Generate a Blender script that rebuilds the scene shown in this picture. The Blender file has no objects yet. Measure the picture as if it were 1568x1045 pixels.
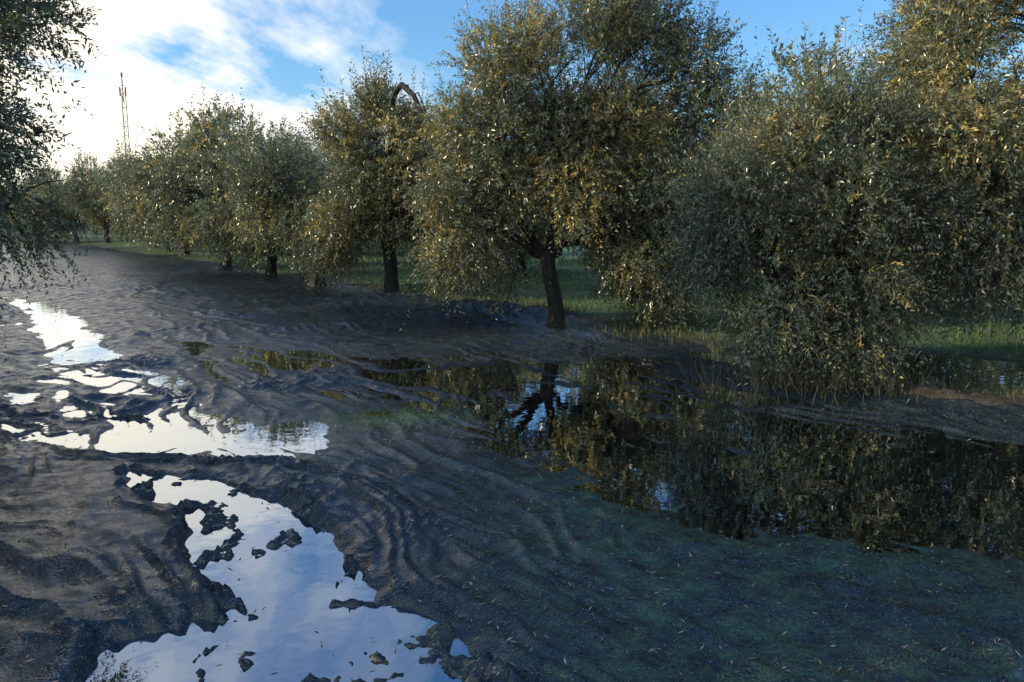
import bpy, math, numpy as np
from mathutils import Vector
SC=bpy.context.scene
def link(o): SC.collection.objects.link(o); return o

# ------------------------------------------------------------ noise helpers
_perm=np.random.default_rng(3).permutation(4096)
_gr=np.random.default_rng(5).uniform(0,2*np.pi,4096)
def perlin(x,y,seed=0):
    xi=np.floor(x).astype(np.int64); yi=np.floor(y).astype(np.int64)
    xf=x-xi; yf=y-yi
    def gd(ix,iy,fx,fy):
        h=_perm[(_perm[(ix+seed*131)&4095]+iy)&4095]
        a=_gr[h]; return np.cos(a)*fx+np.sin(a)*fy
    u=xf*xf*xf*(xf*(xf*6-15)+10); v=yf*yf*yf*(yf*(yf*6-15)+10)
    a=gd(xi,yi,xf,yf); b=gd(xi+1,yi,xf-1,yf); c=gd(xi,yi+1,xf,yf-1); d=gd(xi+1,yi+1,xf-1,yf-1)
    return (a*(1-u)+b*u)*(1-v)+(c*(1-u)+d*u)*v
def fbm(x,y,o=4,seed=0):
    r=0;a=1.0
    for i in range(o):
        r=r+a*perlin(x,y,seed+i*17); x=x*2.03; y=y*2.03; a*=.5
    return r
def ss(a,b,x):
    t=np.clip((x-a)/(b-a),0,1); return t*t*(3-2*t)
def sdf(poly,x,y):
    d=np.full(x.shape,1e9); ins=np.zeros(x.shape,bool); n=len(poly)
    for i in range(n):
        ax,ay=poly[i]; bx,by=poly[(i+1)%n]
        ex,ey=bx-ax,by-ay; wx,wy=x-ax,y-ay
        t=np.clip((wx*ex+wy*ey)/(ex*ex+ey*ey+1e-9),0,1)
        d=np.minimum(d,np.hypot(wx-ex*t,wy-ey*t))
        c=((ay>y)!=(by>y))&(x<(bx-ax)*(y-ay)/((by-ay) if by!=ay else 1e-9)+ax)
        ins^=c
    return np.where(ins,-d,d)
def dpath(path,x,y):
    d=np.full(x.shape,1e9); sg=np.zeros(x.shape)
    for i in range(len(path)-1):
        ax,ay=path[i]; bx,by=path[i+1]
        ex,ey=bx-ax,by-ay; wx,wy=x-ax,y-ay
        t=np.clip((wx*ex+wy*ey)/(ex*ex+ey*ey),0,1)
        q=np.hypot(wx-ex*t,wy-ey*t); s=np.sign(ex*wy-ey*wx)
        m=q<d; d=np.where(m,q,d); sg=np.where(m,s,sg)
    return d,d*sg

A=[(-1.2,1.2),(-1.5,2.2),(-1.66,2.73),(-1.63,3.0),(-1.49,3.13),(-1.39,3.3),(-1.51,3.63),(-1.72,3.85),(-1.88,4.29),(-2.08,4.49),(-2.46,4.9),(-2.54,5.16),(-1.95,5.09),(-1.38,4.72),(-1.12,4.49),(-0.82,4.02),(-0.66,3.63),(-0.52,3.37),(-0.32,3.2),(-0.12,3.05),(-0.06,2.73),(0,2.2),(-.1,1.2)]
B=[(-10.6,16.9),(-8.3,15.3),(-6.2,12.0),(-4.5,9.5),(-3.3,8.3),(-2.5,6.9),(-1.6,6.5),(-1.3,5.6),(-1.72,5.25),(-2.65,5.2),(-3.4,5.5),(-4.6,6.2),(-5.0,7.6),(-5.3,8.6),(-6.7,11.0),(-8.2,13.1),(-10,15.6)]
C=[(-2.0,9.6),(-1.2,10.0),(0.14,10.7),(1.15,10.1),(2.0,8.7),(2.95,7.55),(3.6,7.0),(4.1,6.2),(4.6,5.4),(3.1,3.5),(2.6,3.5),(1.76,3.65),(1.05,3.85),(0.3,4.6),(-0.3,5.5),(-0.8,6.7),(-1.7,7.9)]
E=[(1.93,10.3),(2.37,10.2),(3.11,9.3),(4.13,10.1),(4.95,10.4),(5.9,9.2),(6.6,7.9),(6.3,6.9),(5.26,7.0),(4.73,7.35),(4.08,8.0),(3.15,8.3),(2.27,9.0)]
F=[(-5.2,11.2),(-3.5,11.0),(-1.4,9.6),(-.9,7.9),(-1.6,6.9),(-3.0,7.9)]
FOLD=[(-4.6,6.4),(-3.2,5.6),(-2.2,5.4),(-1.6,5.25),(-1.15,4.9),(-0.76,4.35),(-0.58,3.9),(-0.42,3.4),(-0.04,3.1),(0.35,2.6),(.8,1.9)]
EDGE=[(-16,33),(-9,23.5),(-4,17.2),(0.16,12.34),(2.2,9.4),(4.35,6.65),(6.5,4),(10,0)]

def rid(v,k,e): return np.clip(1-np.abs(v)*k,0,1)**e
def height(x,y):
    s=-.6*x+.8*y; p=.8*x+.6*y
    wx=x+.20*fbm(x*1.7,y*1.7,4,1); wy=y+.20*fbm(x*1.7+9,y*1.7,4,2)
    dist=np.hypot(x,y)
    near=1-ss(25,60,dist)
    h=.016+.05*fbm(x*.45,y*.45,3,4)
    h=h+.010*fbm(x*2.5,y*2.5,2,6)
    left=(1-ss(-1.6,-.9,x))*(1-ss(3.5,4.8,y)); h=h+left*.018
    right=ss(-.5,.8,x)*(1-ss(4.6,6.5,y)); h=h+right*.010*(1-ss(3.2,5.,y))
    for poly,lev,wd in ((F,-.014,.6),(B,-.024,.35),(C,-.025,.6),(E,-.04,.35),(A,-.05,.20)):
        d=sdf(poly,wx,wy); m=1-ss(-wd,wd*.4,d); h=h*(1-m)+lev*m
    dA=sdf(A,wx,wy)
    ws=s+.9*fbm(s*.35,p*.6,3,8); wp=p+.55*fbm(s*.42,p*.6,3,9)
    cx=x+.35*fbm(x*1.3,y*1.3,2,70); cy=y+.35*fbm(x*1.3+5,y*1.3,2,71)
    m1=ss(-.25,.35,fbm(x*.8,y*.8,2,72)); m2=ss(-.2,.4,fbm(x*.9+7,y*.9,2,73)); m3=ss(-.1,.4,fbm(x*.7,y*.7+4,2,74))
    r1=rid(perlin(ws*.38,wp*2.6,11),2.6,3)
    r2=rid(perlin(ws*.7,wp*6.,12),3.6,2)*m1
    r3=rid(perlin(ws*.9+.9*wp,wp*4.4-.9*ws,13),3.8,2)*m2
    r4=rid(perlin(cx*2.3,cy*2.3,15),5.,2)*m3
    r5=rid(perlin(cx*5.2,cy*5.2,16),3.2,2)
    r6=rid(perlin(ws*.55,wp*9.+.6*ws,17),4.5,2)*m3
    amp=.45+.9*ss(-.3,.5,fbm(x*.35,y*.35,2,14))
    netm=near*(1-ss(8.4,9.2,p+.5*fbm(s*.5,p*.5,2,40)))
    calm=1-.9*(1-ss(-.2,.05,dA))
    w=(.030*r1*(1-.7*right)+.018*r2*(1-.85*right)*(1-.6*left)+.024*r3*(1-.5*right)+.020*r4+.005*r5+.014*r6*(1-.6*right))*amp*netm*calm
    h=h+w+.014*fbm(x*2.2,y*2.2,2,95)*(right+left)
    isl=ss(.13,.24,perlin(ws*3.2+1.4*perlin(x*4,y*4,51),wp*8+1.4*perlin(x*5,y*5,53),50))*(1-ss(-.02,.08,dA))*ss(-.30,.0,perlin(x*1.7+3,y*1.7,57))
    h=h+isl*.068*(.72+.6*perlin(x*22,y*22,54))
    d,sd=dpath(FOLD,x+.10*fbm(x*1.5,y*1.5,2,20),y+.10*fbm(x*1.5+3,y*1.5,2,21))
    fan=.10+.22*np.exp(-((x+.9)/.7)**2-((y-4.5)/.6)**2)
    g=np.exp(-(d/fan)**2)*(1-ss(5.4,6.3,y))
    cr=rid(perlin(sd*11+.8*perlin(x*1.2,y*1.2,23),(x+y)*.5,55),2.4,2)
    h=h+g*(.016+.038*cr)
    d,sd=dpath(EDGE,x+.15*fbm(x,y,3,24),y)
    h=h+near*np.exp(-(d/.10)**2)*.06*(.6+fbm(x*1.2,y*1.2,2,26))
    q=np.hypot((x+.7)/1.4,(y-13.4)/.8); h=h+.22*np.exp(-q**2*1.6)*(1+.2*r1+.15*r3+.2*r4)
    q=np.hypot((x+2.6)/1.9,(y-15.4)/1.0); h=h+.15*np.exp(-q**2*1.6)*(1+.25*r1+.2*r4)
    bank=ss(7.4,8.4,p)*(1-ss(9.0,10,p)); h=h+bank*.03*ss(-.1,.4,sdf(E,x,y))
    far=ss(9,12,p)*ss(-.2,.6,sdf(E,x,y)); h=h+far*.05+ .02*far*fbm(x*3,y*3,2,25)
    h=h+ss(16,45,dist)*.05
    h=h+ss(40,400,dist)*.6*(1+fbm(x*.01,y*.01,2,30))
    return h

def run(lim,f):
    a=[0.0]
    while a[-1]<lim: a.append(a[-1]+f(a[-1]))
    return a
fx=lambda v: .017 if v<2.8 else (.0061*v if v<13 else .035*v)
X=np.array([-v for v in run(900,fx)[::-1][:-1]]+run(900,fx))
ypos=[2.0]
while ypos[-1]<1500:
    v=ypos[-1]; ypos.append(v+(.015 if v<4.5 else (.0035*v if v<20 else .022*v)))
yneg=[2.0]
while yneg[-1]>-60:
    v=yneg[-1]; yneg.append(v-(.03+.12*(2-v)))
Y=np.array(yneg[::-1][:-1]+ypos)

def mesh_np(name,verts,faces_flat,nper,mats,matidx=None,attrs=None,smooth=False):
    me=bpy.data.meshes.new(name)
    nv=len(verts); nf=len(faces_flat)//nper
    me.vertices.add(nv); me.vertices.foreach_set('co',np.asarray(verts,np.float32).ravel())
    me.loops.add(nf*nper); me.loops.foreach_set('vertex_index',np.asarray(faces_flat,np.int32).ravel())
    me.polygons.add(nf); me.polygons.foreach_set('loop_start',np.arange(0,nf*nper,nper,dtype=np.int32))
    for m in mats: me.materials.append(m)
    if matidx is not None: me.polygons.foreach_set('material_index',np.asarray(matidx,np.int32))
    me.polygons.foreach_set('use_smooth',np.full(nf,smooth))
    if attrs:
        for k,(dom,val) in attrs.items():
            a=me.attributes.new(k,'FLOAT',dom); a.data.foreach_set('value',np.asarray(val,np.float32))
    me.update(calc_edges=True)
    return me

# ------------------------------------------------------------ materials
def newmat(n):
    m=bpy.data.materials.new(n); m.use_nodes=True; nt=m.node_tree; nt.nodes.clear()
    out=nt.nodes.new('ShaderNodeOutputMaterial'); return m,nt,out
def N(nt,t): return nt.nodes.new(t)
def mixc(nt,fac,a,b,blend='MIX'):
    n=nt.nodes.new('ShaderNodeMix'); n.data_type='RGBA'; n.blend_type=blend
    for idx,v in ((0,fac),(6,a),(7,b)):
        if isinstance(v,(int,float)): n.inputs[idx].default_value=v
        elif isinstance(v,tuple): n.inputs[idx].default_value=(*v,1)
        else: nt.links.new(v,n.inputs[idx])
    return n.outputs[2]
def mth(nt,op,a,b=None):
    n=nt.nodes.new('ShaderNodeMath'); n.operation=op
    for i,v in enumerate((a,b)):
        if v is None: continue
        if isinstance(v,(int,float)): n.inputs[i].default_value=v
        else: nt.links.new(v,n.inputs[i])
    return n.outputs[0]
def mrange(nt,v,a,b,c=0,d=1):
    n=nt.nodes.new('ShaderNodeMapRange'); n.inputs[1].default_value=a;n.inputs[2].default_value=b;n.inputs[3].default_value=c;n.inputs[4].default_value=d
    nt.links.new(v,n.inputs[0]); return n.outputs[0]
def noise(nt,vec,scale,det=4,rough=.5):
    n=N(nt,'ShaderNodeTexNoise'); n.inputs['Scale'].default_value=scale; n.inputs['Detail'].default_value=det; n.inputs['Roughness'].default_value=rough
    nt.links.new(vec,n.inputs['Vector']); return n.outputs['Fac']
def attr(nt,name):
    n=nt.nodes.new('ShaderNodeAttribute'); n.attribute_name=name; return n.outputs['Fac']

# harvest net: black woven net lying over short grass, wet
nm,nt,out=newmat('harvest_netting')
tc=N(nt,'ShaderNodeTexCoord').outputs['Object']
mp=N(nt,'ShaderNodeMapping'); mp.inputs['Rotation'].default_value=(0,0,math.radians(-126.87)); nt.links.new(tc,mp.inputs[0])
mp2=N(nt,'ShaderNodeMapping'); mp2.inputs['Scale'].default_value=(1.2,5,1); nt.links.new(mp.outputs[0],mp2.inputs[0])
streak=noise(nt,mp2.outputs[0],3,2,.6)
fine=noise(nt,tc,60,2,.7); med=noise(nt,tc,7,3,.65); speck=noise(nt,tc,140,1,.6)
net=mixc(nt,mrange(nt,streak,.35,.65),(.005,.008,.014),(.014,.022,.035))
net=mixc(nt,mrange(nt,fine,.48,.75),net,(.028,.042,.060))
gr=mixc(nt,mrange(nt,fine,.35,.7),(.009,.034,.032),(.050,.112,.055))
gfac=mth(nt,'MULTIPLY',attr(nt,'grassy'),mrange(nt,med,.36,.62))
ncol=mixc(nt,gfac,net,gr)
ncol=mixc(nt,mrange(nt,speck,.66,.74),ncol,(.24,.27,.26))
bs=N(nt,'ShaderNodeBsdfPrincipled'); nt.links.new(ncol,bs.inputs['Base Color'])
nt.links.new(mrange(nt,med,.35,.65,.14,.5),bs.inputs['Roughness']); bs.inputs['Specular IOR Level'].default_value=.5
bsum=mth(nt,'ADD',mth(nt,'MULTIPLY',streak,.35),mth(nt,'ADD',mth(nt,'MULTIPLY',fine,.3),mth(nt,'MULTIPLY',med,.25)))
bp=N(nt,'ShaderNodeBump'); bp.inputs['Strength'].default_value=.8; bp.inputs['Distance'].default_value=.018
nt.links.new(bsum,bp.inputs['Height']); nt.links.new(bp.outputs[0],bs.inputs['Normal']); nt.links.new(bs.outputs[0],out.inputs[0])
# ground: mud/litter and meadow
gm,nt,out=newmat('grassy_ground')
tc=N(nt,'ShaderNodeTexCoord').outputs['Object']
med=noise(nt,tc,6,3,.6); big=noise(nt,tc,.9,2,.5); speck=noise(nt,tc,110,1,.6)
mead=mixc(nt,mrange(nt,med,.3,.7),(.035,.085,.028),(.11,.19,.075))
mead=mixc(nt,mrange(nt,big,.5,.7),mead,(.09,.09,.045))
soil=mixc(nt,mrange(nt,med,.3,.7),(.014,.012,.011),(.045,.038,.030))
soil=mixc(nt,mrange(nt,speck,.58,.66),soil,(.15,.13,.09))
col=mixc(nt,attr(nt,'meadow'),soil,mead)
bs=N(nt,'ShaderNodeBsdfPrincipled'); nt.links.new(col,bs.inputs['Base Color']); bs.inputs['Roughness'].default_value=.7
bp=N(nt,'ShaderNodeBump'); bp.inputs['Strength'].default_value=.8; bp.inputs['Distance'].default_value=.03
nt.links.new(med,bp.inputs['Height']); nt.links.new(bp.outputs[0],bs.inputs['Normal']); nt.links.new(bs.outputs[0],out.inputs[0])

def grid(xs,ys):
    gx,gy=np.meshgrid(xs,ys); idx=np.arange(gx.size).reshape(gx.shape)
    return gx.ravel(),gy.ravel(),np.stack([idx[:-1,:-1],idx[:-1,1:],idx[1:,1:],idx[1:,:-1]],-1).reshape(-1,4)
def netmask(x,y):
    s=-.6*x+.8*y; p=.8*x+.6*y+.45*fbm(s*.7,0*s+3.3,3,40)
    return np.minimum(np.minimum(8.5-1.0*ss(8,4,s)-p,p+2.7),np.minimum(70-np.hypot(x,y),y+18))
gx,gy,F4=grid(X,Y); H=height(gx,gy); nmk=netmask(gx,gy)
grassy=np.clip(ss(-.6,.6,gx)*(1-ss(4.6,6.2,gy))*(.90+1.0*fbm(gx*.9,gy*.9,3,81))+.9*np.exp(-(((gx+1.0)/.55)**2+((gy-6.7)/.4)**2))+.10,0,1)
keep=(nmk[F4]>0).all(axis=1); Fk=F4[keep]; used=np.unique(Fk); rm=np.full(len(gx),-1); rm[used]=np.arange(len(used))
Hn=H+.004-.03*(1-ss(0,.06,nmk))
me=mesh_np('harvest_net',np.stack([gx[used],gy[used],Hn[used]],-1),rm[Fk].ravel(),4,[nm],attrs={'grassy':('POINT',grassy[used])},smooth=True)
link(bpy.data.objects.new('harvest_net',me))
gx,gy,F4=grid(X[::2],Y[::2]); nmk=netmask(gx,gy); H=height(gx,gy)-.05*ss(.0,.15,nmk)
pn=.8*gx+.6*gy+.5*fbm((-.6*gx+.8*gy)*.5,(.8*gx+.6*gy)*.5,3,40)
meadow=np.clip(ss(8.4,9.2,pn)+(1-ss(-3.2,-2.2,pn)),0,1)*ss(-.1,.3,sdf(E,gx,gy))
me=mesh_np('ground',np.stack([gx,gy,H],-1),F4.ravel(),4,[gm],attrs={'meadow':('POINT',meadow)},smooth=True)
link(bpy.data.objects.new('ground',me))

# water
wm,nt,out=newmat('flood_water')
tc=N(nt,'ShaderNodeTexCoord').outputs['Object']
rip=noise(nt,tc,5,2,.5)
bp=N(nt,'ShaderNodeBump'); bp.inputs['Strength'].default_value=.15; bp.inputs['Distance'].default_value=.01; nt.links.new(rip,bp.inputs['Height'])
gl=N(nt,'ShaderNodeBsdfGlossy'); gl.inputs['Roughness'].default_value=.015; gl.inputs['Color'].default_value=(.90,.95,1,1); nt.links.new(bp.outputs[0],gl.inputs['Normal'])
tr=N(nt,'ShaderNodeBsdfTransparent'); tr.inputs['Color'].default_value=(.62,.68,.66,1)
fr=N(nt,'ShaderNodeFresnel'); fr.inputs['IOR'].default_value=1.45; nt.links.new(bp.outputs[0],fr.inputs['Normal'])
fac=mrange(nt,fr.outputs[0],.03,.6,.42,.97)
mx=N(nt,'ShaderNodeMixShader'); nt.links.new(fac,mx.inputs[0]); nt.links.new(tr.outputs[0],mx.inputs[1]); nt.links.new(gl.outputs[0],mx.inputs[2])
nt.links.new(mx.outputs[0],out.inputs[0])
me=mesh_np('water',[(-16,0,0),(9,0,0),(9,22,0),(-16,22,0)],[0,1,2,3],4,[wm])
link(bpy.data.objects.new('water',me))

# bark
bark,nt,out=newmat('olive_bark')
tc=N(nt,'ShaderNodeTexCoord').outputs['Object']
mp=N(nt,'ShaderNodeMapping'); mp.inputs['Scale'].default_value=(1,1,.25); nt.links.new(tc,mp.inputs[0])
n1=noise(nt,mp.outputs[0],18,3,.7)
bs=N(nt,'ShaderNodeBsdfPrincipled'); nt.links.new(mixc(nt,mrange(nt,n1,.3,.7),(.009,.008,.008),(.035,.032,.030)),bs.inputs['Base Color'])
bs.inputs['Roughness'].default_value=.85
bp=N(nt,'ShaderNodeBump'); bp.inputs['Strength'].default_value=1; bp.inputs['Distance'].default_value=.03; nt.links.new(n1,bp.inputs['Height']); nt.links.new(bp.outputs[0],bs.inputs['Normal'])
nt.links.new(bs.outputs[0],out.inputs[0])

def leafmat(name,top,under,dead_or_sunlit,rough=.4,trans=.3,gloss=.06):
    m,nt,out=newmat(name)
    geo=N(nt,'ShaderNodeNewGeometry')
    t=attr(nt,'tint'); v=attr(nt,'var')
    c=mixc(nt,geo.outputs['Backfacing'],top,under)
    c=mixc(nt,t,c,dead_or_sunlit)
    hs=N(nt,'ShaderNodeHueSaturation'); nt.links.new(c,hs.inputs['Color']); nt.links.new(mrange(nt,v,0,1,.4,1.6),hs.inputs['Value'])
    df=N(nt,'ShaderNodeBsdfDiffuse'); nt.links.new(hs.outputs[0],df.inputs['Color'])
    tl=N(nt,'ShaderNodeBsdfTranslucent'); nt.links.new(hs.outputs[0],tl.inputs['Color'])
    mx=N(nt,'ShaderNodeMixShader'); mx.inputs[0].default_value=trans
    nt.links.new(df.outputs[0],mx.inputs[1]); nt.links.new(tl.outputs[0],mx.inputs[2])
    g=N(nt,'ShaderNodeBsdfGlossy'); g.inputs['Roughness'].default_value=rough
    m2=N(nt,'ShaderNodeMixShader'); m2.inputs[0].default_value=gloss
    nt.links.new(mx.outputs[0],m2.inputs[1]); nt.links.new(g.outputs[0],m2.inputs[2]); nt.links.new(m2.outputs[0],out.inputs[0])
    return m
olive=leafmat('olive_leaves',(.062,.108,.050),(.185,.225,.165),(.46,.34,.10),.33,.33,.10)  # golden tint partly paints warm sunlight into the leaf colour

# ------------------------------------------------------------ trees
def tube(path,rad,seg=9,wob=.0):
    path=np.array(path,float); n=len(path); V=[];Fc=[]
    for i in range(n):
        t=path[min(i+1,n-1)]-path[max(i-1,0)]; t/=np.linalg.norm(t)+1e-9
        a=np.cross(t,[0.3,1,.1]); a/=np.linalg.norm(a); b=np.cross(t,a)
        for k in range(seg):
            an=2*np.pi*k/seg; rr=rad[i]*(1+wob*math.sin(3*an+i*.8)+wob*.6*math.sin(5*an-i*.5))
            V.append(path[i]+a*math.cos(an)*rr+b*math.sin(an)*rr)
    for i in range(n-1):
        for k in range(seg):
            k2=(k+1)%seg; Fc+= [i*seg+k,i*seg+k2,(i+1)*seg+k2,(i+1)*seg+k]
    return np.array(V),np.array(Fc)
def bez(p0,p1,p2,n,rg,j):
    t=np.linspace(0,1,n)[:,None]
    P=(1-t)**2*p0+2*t*(1-t)*p1+t*t*p2
    J=rg.normal(0,j,(n,3)); J[0]=0; J[-1]=0
    return P+J

def tree_mesh(name,lobes,seed,nleaf,L=.055,W=.015,trunk_r=.17,trunk_h=1.0,lean=(0,0),gold=.12,extra=None,base_z=-.15,tw=1.0):
    rg=np.random.default_rng(seed)
    lobes=np.array(lobes,float)
    VV=[];FF=[];off=0
    def add(v,f):
        nonlocal off
        VV.append(v);FF.append(f+off);off+=len(v)
    n=9;tt=np.linspace(0,1,n)
    pth=[np.array([lean[0]*t**1.3+.04*math.sin(t*5+seed),lean[1]*t+.03*math.cos(t*4+seed),base_z+(trunk_h-base_z)*t]) for t in tt]
    rad=trunk_r*(1-.25*tt+.7*np.exp(-tt*9)+.12*np.exp(-((tt-1)/.12)**2))
    add(*tube(pth,rad,14,.12))
    order=rg.permutation(len(lobes))
    mains=[]
    for k in range(min(4,len(lobes))):
        L0=lobes[order[k]]; tgt=np.array([L0[0]*.55,L0[1]*.55,max(trunk_h+.45,L0[2]*.75)])
        mid=(pth[-1]+tgt)/2+np.array([tgt[0]*.25,tgt[1]*.25,-.05])
        P=bez(pth[-1]-np.array([0,0,.08]),mid,tgt,7,rg,.035); add(*tube(P,np.linspace(trunk_r*.58,trunk_r*.26,7),9,.08)); mains.append(P)
    for Lb in lobes:
        best=None
        for P in mains:
            for q in P[2:]:
                d=np.linalg.norm(q-Lb[:3])
                if best is None or d<best[0]: best=(d,q)
        q=best[1]; tgt=Lb[:3]+rg.normal(0,.1,3)
        mid=(q+tgt)/2+np.array([0,0,.25*best[0]])
        P=bez(q,mid,tgt,7,rg,.04); add(*tube(P,np.linspace(trunk_r*.2,.010,7),6,0))
        for j in range(5):
            o=P[rg.integers(3,7)]; e=Lb[:3]+rg.normal(0,.55,3)*Lb[3]
            add(*tube(bez(o,(o+e)/2+np.array([0,0,.12]),e,4,rg,.02),np.linspace(.012,.004,4),4,0))
    if extra:
        for P,rr in extra: add(*tube(P,rr,8,.1))
    Vw=np.concatenate(VV);Fw=np.concatenate(FF); nwood=len(Fw)//4
    npt=16; nt_=nleaf//npt
    wgt=lobes[:,3]**2; wgt/=wgt.sum()
    li=rg.choice(len(lobes),nt_,p=wgt)
    c=lobes[li,:3]; r=lobes[li,3]
    u=rg.normal(0,1,(nt_,3)); u/=np.linalg.norm(u,axis=1)[:,None]
    rr=r*rg.uniform(.05,1,nt_)**.45
    base=c+u*rr[:,None]*np.array([1,1,.9])
    cc=np.array([lean[0],lean[1],lobes[:,2].mean()]); o=base-cc; o/=np.linalg.norm(o,axis=1)[:,None]+1e-6
    ztop=(base[:,2]-lobes[:,2].min())/(np.ptp(lobes[:,2])+.01)
    D=.55*u+.5*o+rg.normal(0,.5,(nt_,3)); D[:,2]+=.1+1.3*np.clip(ztop-.5,0,1)
    D/=np.linalg.norm(D,axis=1)[:,None]
    Lt=tw*rg.uniform(.16,.38,nt_)*(1+.9*(rg.random(nt_)<.12))
    g=rg.uniform(.0,1.0,nt_)*(1.2-ztop)*Lt
    # a few long upright water shoots on the crown top
    sh=(ztop>.70)&(rg.random(nt_)<.11); D[sh]=D[sh]*.35+np.array([0,0,1.]); D[sh]/=np.linalg.norm(D[sh],axis=1)[:,None]; Lt[sh]=tw*rg.uniform(.45,.9,sh.sum()); g[sh]=0
    t=np.linspace(.05,1,npt)[None,:]+rg.uniform(-.03,.03,(nt_,npt))
    Pp=base[:,None,:]+D[:,None,:]*(Lt[:,None]*t)[...,None]; Pp[...,2]-=g[:,None]*t**2
    T=D[:,None,:]*Lt[:,None,None]*np.ones((1,npt,1)); T=T.copy(); T[...,2]-=2*g[:,None]*t
    T/=np.linalg.norm(T,axis=2)[...,None]+1e-9
    rnd=rg.normal(0,1,(nt_,npt,3)); side=np.cross(T,rnd); side/=np.linalg.norm(side,axis=2)[...,None]+1e-9
    ld=T*.6+side*rg.uniform(.5,1.1,(nt_,npt,1)); ld[...,2]-=.05; ld/=np.linalg.norm(ld,axis=2)[...,None]
    wd=np.cross(ld,rg.normal(0,1,(nt_,npt,3))+np.array([0,0,1.2])); wd/=np.linalg.norm(wd,axis=2)[...,None]+1e-9
    ll=L*rg.uniform(.6,1.25,(nt_,npt,1)); ww=W*rg.uniform(.7,1.2,(nt_,npt,1))*.5
    nrm=np.cross(wd,ld)
    Pp=Pp.reshape(-1,3);ld=ld.reshape(-1,3);wd=wd.reshape(-1,3);ll=ll.reshape(-1,1);ww=ww.reshape(-1,1);nrm=nrm.reshape(-1,3)
    zf=Pp[:,2]>.08
    Pp,ld,wd,ll,ww,nrm=Pp[zf],ld[zf],wd[zf],ll[zf],ww[zf],nrm[zf]
    m=len(Pp)
    q=np.stack([Pp,Pp+ld*ll*.45+wd*ww,Pp+ld*ll-nrm*ll*.08,Pp+ld*ll*.45-wd*ww],1).reshape(-1,3)
    tk=np.array([0,.5,1.0]); Pt=base[:,None,:]+D[:,None,:]*(Lt[:,None]*tk)[...,None]; Pt[...,2]-=g[:,None]*tk**2
    hw=rg.normal(0,1,(nt_,1,3)); hw=hw/np.linalg.norm(hw,axis=2)[...,None]*np.array([.003,.0025,.001])[None,:,None]
    rb=np.stack([Pt+hw,Pt-hw],2).reshape(-1,3)
    b0=np.arange(nt_)[:,None]*6
    rf=(b0+np.array([[0,1,3,2,2,3,5,4]])).reshape(-1)
    nV=len(Vw)
    V=np.concatenate([Vw,rb,q]); Fa=np.concatenate([Fw,rf+nV,np.arange(m*4)+nV+len(rb)])
    mi=np.concatenate([np.zeros(nwood+nt_*2,int),np.ones(m,int)])
    lobt=rg.random(len(lobes))
    twt=(rg.random(nt_)<(gold*(.1+2.0*lobt[li]**2))).astype(float)*rg.uniform(.3,.9,nt_)
    tint=np.repeat(twt,npt)[zf]+rg.uniform(0,.2,m); var=np.clip(np.repeat(rg.random(nt_)*.55+.5*lobt[li],npt)[zf]+rg.uniform(-.25,.25,m),0,1)
    pad=np.zeros(nwood+nt_*2)
    return mesh_np(name,V,Fa,4,[bark,olive],mi,{'tint':('FACE',np.concatenate([pad,np.clip(tint,0,1)])),'var':('FACE',np.concatenate([pad,var]))})

def expand(l2,seed,dy=.7):
    rg=np.random.default_rng(seed); o=[]
    for dx,z,r in l2:
        o.append((dx+rg.normal(0,.08),-rg.uniform(.05,dy),z+rg.normal(0,.06),r*rg.uniform(.85,1.1)))
        o.append((dx*.9+rg.normal(0,.1),rg.uniform(.1,dy*1.2),z+rg.normal(0,.1),r*rg.uniform(.8,1.1)))
    return o
def auto(seed,h=4.8,rx=2.0,zb=1.0,n=22,fr=.3):
    rg=np.random.default_rng(seed); o=[]
    zc=(h+zb)/2; rz=(h-zb)/2
    for i in range(n):
        u=rg.normal(0,1,3); u/=np.linalg.norm(u); k=rg.uniform(.35,.9)
        r=rx*fr*rg.uniform(.6,1.25)
        o.append((u[0]*rx*k,u[1]*rx*k,zc+u[2]*rz*k,r))
    return o
def put(me,x,y,rot=0,sc=1):
    o=bpy.data.objects.new('olive_tree',me); o.location=(x,y,0); o.rotation_euler=(0,0,rot); o.scale=(sc,sc,sc); link(o); return o

T2=[(-.9,3.75,.5),(-1.45,3.0,.5),(-1.6,2.0,.5),(-.2,4.1,.5),(.7,4.4,.6),(1.3,4.3,.55),(1.95,3.8,.5),(2.4,3.2,.5),(1.0,3.1,.7),(1.2,2.1,.6),(1.5,1.3,.5),(.1,3.0,.7),(-.7,2.9,.6),(-.7,2.1,.55),(.3,1.85,.5),(-1.2,1.35,.4),(2.3,2.2,.55),(2.1,1.3,.5),(1.1,1.0,.4),(-1.6,1.3,.35),(.2,2.3,.5),(1.8,.7,.36),(.8,1.5,.4),(1.3,.6,.3),(-.9,.95,.28),(-1.5,.85,.25)]
put(tree_mesh('olive_tree',expand(T2,1),101,225000,L=.066,W=.022,trunk_r=.13,trunk_h=1.15,lean=(-.1,.1),gold=.30),.67,12.3)
T1=[(0,2.65,.34),(-.5,2.25,.40),(.5,2.45,.28),(-.85,1.8,.38),(0,1.9,.48),(.75,1.8,.36),(-.8,1.3,.40),(.1,1.15,.43),(.75,1.2,.36),(.45,.65,.32),(-.45,.75,.36),(.1,.55,.3)]
put(tree_mesh('olive_tree',expand(T1,2,.6),102,112000,L=.052,W=.017,trunk_r=.13,trunk_h=.8,gold=.14),3.08,8.24)
T0=[(-1.9,3.3,.5),(-1.4,3.7,.55),(-.6,4,.7),(-1.7,2.4,.5),(-1,2.6,.65),(-1.6,1.7,.4),(-.8,1.7,.55),(-.6,1.1,.38),(-1.2,1.2,.35),(.6,3.8,.8),(1.4,3,.7),(1.5,1.8,.6),(0,4.5,.7),(.5,2.2,.7),(.5,1.1,.45)]
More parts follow.
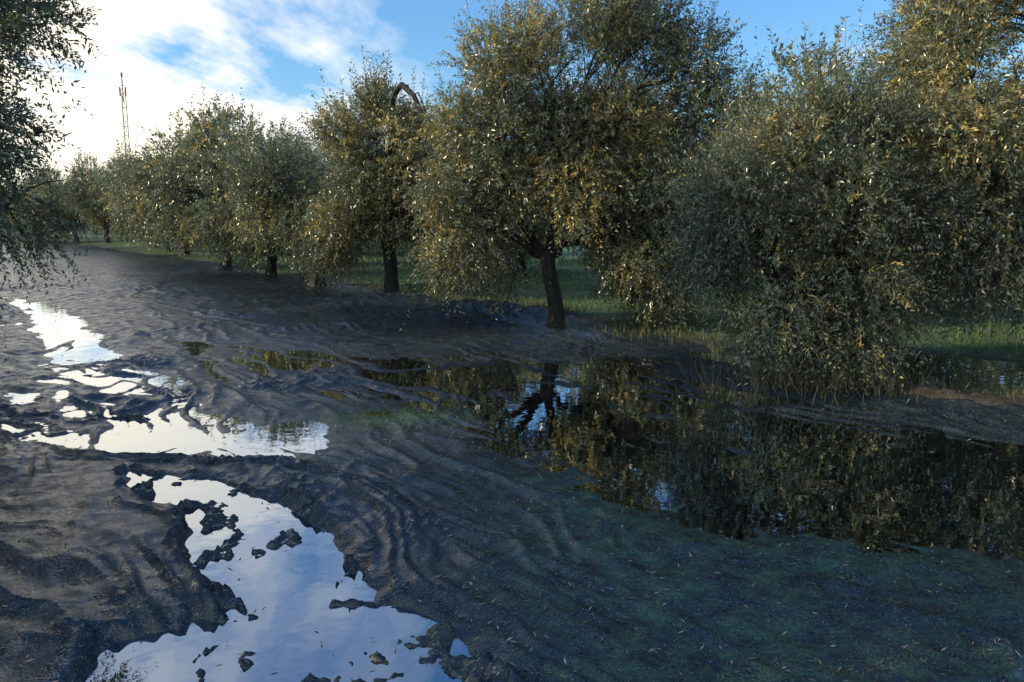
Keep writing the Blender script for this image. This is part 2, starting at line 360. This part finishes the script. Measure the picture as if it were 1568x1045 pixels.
put(tree_mesh('olive_tree',expand(T0,3,.9),103,190000,L=.056,W=.018,trunk_r=.16,trunk_h=1.,gold=.28),6.0,8.5)
T3=[(-.2,3.8,.42),(-.8,3.3,.5),(.5,3.3,.45),(-.6,2.4,.6),(.6,2.4,.6),(1.45,2.4,.42),(1.3,1.7,.5),(0,1.7,.45),(1.9,1.6,.4),(.8,1.3,.35),(-1,1.7,.45),(-1.2,1.1,.4),(1.6,1.1,.4)]
rgx=np.random.default_rng(9)
arc=bez(np.array([0,-.3,2.7]),np.array([.15,-1.2,4.9]),np.array([.75,-1.35,3.55]),9,rgx,.015)
arc2=bez(arc[-1],np.array([.95,-1.4,3.2]),np.array([1.3,-1.4,2.65]),5,rgx,.015)
arc=np.concatenate([arc,arc2[1:]])
ex=[(arc,np.linspace(.07,.035,len(arc)))]
for i in (5,7,8,10,11): ex.append((bez(arc[i],arc[i]+np.array([.1,0,.12]),arc[i]+np.array([rgx.uniform(-.1,.4),0,rgx.uniform(-.5,.3)]),4,rgx,.02),np.linspace(.02,.006,4)))
put(tree_mesh('olive_tree',expand(T3,4)+[(.9,-1.0,2.8,.2),(.3,-.9,3.5,.2)],104,108000,L=.078,W=.026,trunk_r=.15,trunk_h=1.25,lean=(-.2,0),gold=.30,extra=ex),-2.4,16.5)
put(tree_mesh('olive_tree',auto(5,3.9,2.3,.7,26),105,65000,L=.085,W=.031,trunk_h=1.1,lean=(-.25,0)),-4.6,19.2)
TL=[(1.9,3.3,.42),(2.2,3.65,.35),(1.5,2.8,.5),(1.6,2.0,.4),(1.3,3.9,.5),(1.75,2.45,.4),(1.75,1.65,.35),(1.2,2.4,.6),(.6,4.2,.7),(.6,3,.7),(-.6,3.8,.8),(-1.3,2.6,.7),(.5,1.8,.6),(-.7,1.6,.6)]
put(tree_mesh('olive_tree',expand(TL,6),106,160000,L=.060,W=.022,gold=.1),-6.4,7.0)
VA=[tree_mesh('olive_tree',auto(20+i,4.8,2.45,.25,30,.27),200+i,32000,L=.12,W=.050,gold=.2,tw=1.3) for i in range(4)]
k=0
def v(x,y,sc=1):
    global k
    put(VA[k%4],x,y,rot=k*1.9+.4,sc=sc); k+=1
v(-9.3,26.2,1.02); v(-6.8,22.8,.85); v(-13.3,33,1.0); v(-18,41,1.05); v(-24.5,49,1.05); v(-32,57,1.05); v(-40,68,1.1); v(-50,81,1.1); v(-62,97,1.1); v(-28,60,1.1); v(-37,75,1.1); v(-21,47,1); v(-47,72,1); v(-57,84,1.1); v(-15.5,36.5,.9); v(-28,52,1)
for (x,y,s) in [(9,11.5,.95),(6.4,15.2,1.02),(3.2,18.5,.95),(.3,22.5,.9),(-3,27,.9),(-6.5,32,.95),(-11,38,.95),(-16,46,1),
                (11,20,.95),(7.5,24.5,.95),(4,29,.95),(0,34,.95),(-5,41,1),(16,26,1),
                (-10.3,11.2,.95),(-13.2,15.4,.95),(-16.8,19.8,1),(-20,24.3,1),(-25,31,1),(-31,39,1),(-38,48,1),(-47,60,1),(-7.2,3.2,.95),(-9.5,-1,1),(9.8,3.8,1)]:  # nearest left tree is out of view, added to shade the foreground
    v(x,y,s)

# distant tree mass
rgd=np.random.default_rng(55)
n=30000
px=rgd.uniform(-190,120,n); py=rgd.uniform(100,160,n); hh=3.2+1.8*np.abs(fbm(px*.12,py*.12,3,60))*2
pz=rgd.uniform(0,1,n)**.7*hh
u=rgd.normal(0,1,(n,3)); u/=np.linalg.norm(u,axis=1)[:,None]; w=np.cross(u,rgd.normal(0,1,(n,3))); w/=np.linalg.norm(w,axis=1)[:,None]
P=np.stack([px,py,pz],1); a=rgd.uniform(.3,.8,(n,1))
q=np.stack([P-u*a,P+w*a*.4,P+u*a,P-w*a*.4],1).reshape(-1,3)
me=mesh_np('distant_trees',q,np.arange(n*4),4,[olive],attrs={'tint':('FACE',rgd.uniform(0,.3,n)),'var':('FACE',rgd.random(n))})
link(bpy.data.objects.new('distant_trees',me))

# ------------------------------------------------------------ radio mast
steel,nt,out=newmat('galvanised_steel'); bs=N(nt,'ShaderNodeBsdfPrincipled'); tc=N(nt,'ShaderNodeTexCoord').outputs['Object']
nt.links.new(mixc(nt,noise(nt,tc,2,2),(.08,.08,.09),(.16,.16,.16)),bs.inputs['Base Color']); bs.inputs['Metallic'].default_value=.3; bs.inputs['Roughness'].default_value=.6; nt.links.new(bs.outputs[0],out.inputs[0])
VV=[];FF=[];off=0
def ad(a,b,r,seg=6):
    global off
    v_,f_=tube([np.array(a,float),np.array(b,float)],[r,r],seg); VV.append(v_);FF.append(f_+off);off+=len(v_)
R=.36; Ht=18.6
legs=[(R*math.cos(2*math.pi*i/3+.5),R*math.sin(2*math.pi*i/3+.5)) for i in range(3)]
for lx,ly in legs: ad((lx,ly,0),(lx,ly,Ht),.055)
z=0; fl=0
while z<Ht-.01:
    for i in range(3):
        p,q_=legs[i],legs[(i+1)%3]
        ad((*p,z),(*q_,z),.03,4)
        if fl%2: ad((*p,z),(*q_,z+1.3),.03,4)
        else: ad((*q_,z),(*p,z+1.3),.03,4)
    z+=1.3; fl+=1
ad((0,0,Ht-1),(0,0,Ht+2.8),.08)
for zz in (Ht+.2,Ht+1.3): ad((-.4,0,zz),(.4,0,zz),.03,4)
for (ax,ay) in ((.4,0),(-.4,0)): ad((ax,ay,Ht-.1),(ax,ay,Ht+1.1),.11,8)
ad((0,0,Ht+2.5),(0,0,Ht+3.1),.14,8)
me=mesh_np('radio_mast',np.concatenate(VV),np.concatenate(FF),4,[steel])
o=bpy.data.objects.new('radio_mast',me); o.location=(-55.2,118,0); link(o)

# ------------------------------------------------------------ grass blades
grassm=leafmat('grass_blades',(.05,.13,.036),(.065,.15,.05),(.22,.17,.08),.5,.3,.04)
def blades(name,x,y,hgt,wid,tint,seed,mat,zoff=0):
    rg=np.random.default_rng(seed); n=len(x); z=height(x,y)+zoff
    an=rg.uniform(0,2*np.pi,n); ln=rg.normal(0,.35,(n,2))*hgt[:,None]
    b=np.stack([x,y,z-.01],1); wv=np.stack([np.cos(an),np.sin(an),0*an],1)*wid[:,None]
    mid=b+np.stack([ln[:,0]*.6,ln[:,1]*.6,hgt*.6],1); tip=b+np.stack([ln[:,0],ln[:,1],hgt],1)
    q=np.stack([b-wv,b+wv*.8,mid+wv*.7,tip],1).reshape(-1,3)
    return mesh_np(name,q,np.arange(n*4),4,[mat],attrs={'tint':('FACE',tint),'var':('FACE',rg.random(n))})
rg=np.random.default_rng(77)
n=90000
sx=rg.uniform(8.7,20,n); ss_=rg.uniform(-2,34,n)
x=.8*sx-.6*ss_; y=.6*sx+.8*ss_
k1=(fbm(x*.8,y*.8,3,70)>-.15)&(sdf(E,x,y)>.1); x,y=x[k1],y[k1]
n2=60000; x2=rg.uniform(-.4,4.2,n2); y2=rg.uniform(2.2,4.9,n2); kk=(fbm(x2*1.3,y2*1.3,3,71)>-.02)&(height(x2,y2)>-.004); x2,y2=x2[kk],y2[kk]
n3=2500; x3=rg.normal(-1.0,.4,n3); y3=rg.normal(6.7,.25,n3)
n4=3500; x4=rg.uniform(-3,6,n4); y4=(8.2+rg.normal(0,.3,n4)-.8*x4)/.6; kk=sdf(E,x4,y4)>0; x4,y4=x4[kk],y4[kk]; n4=len(x4)
X_=np.concatenate([x,x2,x3,x4]);Y_=np.concatenate([y,y2,y3,y4])
hg=np.concatenate([rg.uniform(.05,.15,len(x)),rg.uniform(.010,.030,len(x2)),rg.uniform(.02,.05,n3),rg.uniform(.04,.16,n4)])
wd=np.concatenate([np.full(len(x),.006),np.full(len(x2),.0012),np.full(n3,.002),np.full(n4,.003)])
tn=np.clip(np.concatenate([rg.uniform(0,.5,len(x)),rg.uniform(0,.5,len(x2)),rg.uniform(0,.3,n3),rg.uniform(.2,1,n4)]),0,1)
link(bpy.data.objects.new('grass',blades('grass',X_,Y_,hg,wd,tn,78,grassm)))
n=700; x=3.0+rg.normal(0,.5,n); y=7.85+rg.normal(0,.35,n)
link(bpy.data.objects.new('dry_grass_tuft',blades('dry_grass_tuft',x,y,rg.uniform(.1,.38,n),np.full(n,.003),rg.uniform(.4,1,n),79,grassm)))
# fallen leaves
n=17000; x=rg.uniform(-9,7,n); y=rg.uniform(2.2,16,n); x=x*(.25+y/16); hz=height(x,y)
kk=(hz>.0)|(rg.random(n)<.08); x,y,hz=x[kk],y[kk],hz[kk]; n=len(x); z=np.maximum(hz,0)+.009
an=rg.uniform(0,2*np.pi,n); d=np.stack([np.cos(an),np.sin(an),rg.normal(0,.2,n)],1); w=np.stack([-np.sin(an),np.cos(an),rg.normal(0,.3,n)],1)
P=np.stack([x,y,z],1); l=rg.uniform(.008,.022,(n,1)); q=np.stack([P-d*l,P+w*l*.2,P+d*l,P-w*l*.2],1).reshape(-1,3)
fl=leafmat('fallen_leaf',(.10,.10,.07),(.24,.24,.21),(.16,.09,.04),.45,.1)
me=mesh_np('fallen_leaves',q,np.arange(n*4),4,[fl],attrs={'tint':('FACE',rg.uniform(0,.8,n)),'var':('FACE',rg.random(n))})
link(bpy.data.objects.new('fallen_leaves',me))

# ------------------------------------------------------------ sun + sky
AZ=-99; EL=20
def dirv(az,el): return Vector((math.sin(math.radians(az))*math.cos(math.radians(el)),math.cos(math.radians(az))*math.cos(math.radians(el)),math.sin(math.radians(el))))
sd=dirv(AZ,EL)
sl=bpy.data.lights.new('sun','SUN'); sl.energy=5; sl.angle=math.radians(.5); sl.color=(1,.83,.52)
so=bpy.data.objects.new('sun',sl); so.rotation_euler=(-sd).to_track_quat('-Z','Y').to_euler(); link(so)
w=bpy.data.worlds.new('World'); SC.world=w; w.use_nodes=True; nt=w.node_tree; nt.nodes.clear()
try: w.cycles.sampling_method='NONE'
except Exception: pass
out=N(nt,'ShaderNodeOutputWorld'); bg=N(nt,'ShaderNodeBackground'); bg.inputs[1].default_value=.15
sk=N(nt,'ShaderNodeTexSky'); sk.sky_type='NISHITA'; sk.sun_disc=False; sk.sun_elevation=math.radians(EL); sk.sun_rotation=math.radians(AZ); sk.air_density=1.2; sk.dust_density=.8; sk.ozone_density=2.5
tc=N(nt,'ShaderNodeTexCoord').outputs['Generated']
sp=N(nt,'ShaderNodeSeparateXYZ'); nt.links.new(tc,sp.inputs[0])
zz=mth(nt,'ADD',mth(nt,'MAXIMUM',sp.outputs[2],0),.12)
cb=N(nt,'ShaderNodeCombineXYZ'); nt.links.new(mth(nt,'DIVIDE',sp.outputs[0],zz),cb.inputs[0]); nt.links.new(mth(nt,'DIVIDE',sp.outputs[1],zz),cb.inputs[1])
mp=N(nt,'ShaderNodeMapping'); mp.inputs['Rotation'].default_value=(0,0,math.radians(35)); mp.inputs['Scale'].default_value=(1.0,.45,1); nt.links.new(cb.outputs[0],mp.inputs[0])
c1=noise(nt,mp.outputs[0],1.5,6,.6)
dt=N(nt,'ShaderNodeVectorMath'); dt.operation='DOT_PRODUCT'; nt.links.new(tc,dt.inputs[0]); dt.inputs[1].default_value=dirv(-34,7)
nearsun=mrange(nt,dt.outputs['Value'],.87,.985,0,1)
behind_fill=mrange(nt,sp.outputs[1],.15,-.5,0,1)  # unseen bright cloud cover added behind the camera as front fill
cf=mrange(nt,mth(nt,'ADD',mth(nt,'ADD',c1,mth(nt,'MULTIPLY',behind_fill,.2)),mth(nt,'MULTIPLY',nearsun,.19)),.53,.69,0,1)
cc=mixc(nt,nearsun,(6.6,7.2,8.0),(10.5,9.5,7.8))
blue=mixc(nt,1.0,sk.outputs[0],(.72,1.10,1.5),'MULTIPLY')
amt=mth(nt,'ADD',.45,mth(nt,'MULTIPLY',mth(nt,'MAXIMUM',nearsun,behind_fill),.5))
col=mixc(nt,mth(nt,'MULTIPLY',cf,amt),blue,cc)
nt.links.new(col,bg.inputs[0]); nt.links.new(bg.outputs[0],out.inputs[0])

# ------------------------------------------------------------ camera
cd=bpy.data.cameras.new('camera'); cd.sensor_width=36; cd.lens=28.24; cd.clip_end=4000; cd.clip_start=.05
co=bpy.data.objects.new('camera',cd); co.location=(0,0,1.7); co.rotation_euler=(math.radians(90-8.87),0,0); link(co); SC.camera=co
SC.view_settings.view_transform='Standard'; SC.view_settings.look='None'; SC.view_settings.exposure=0
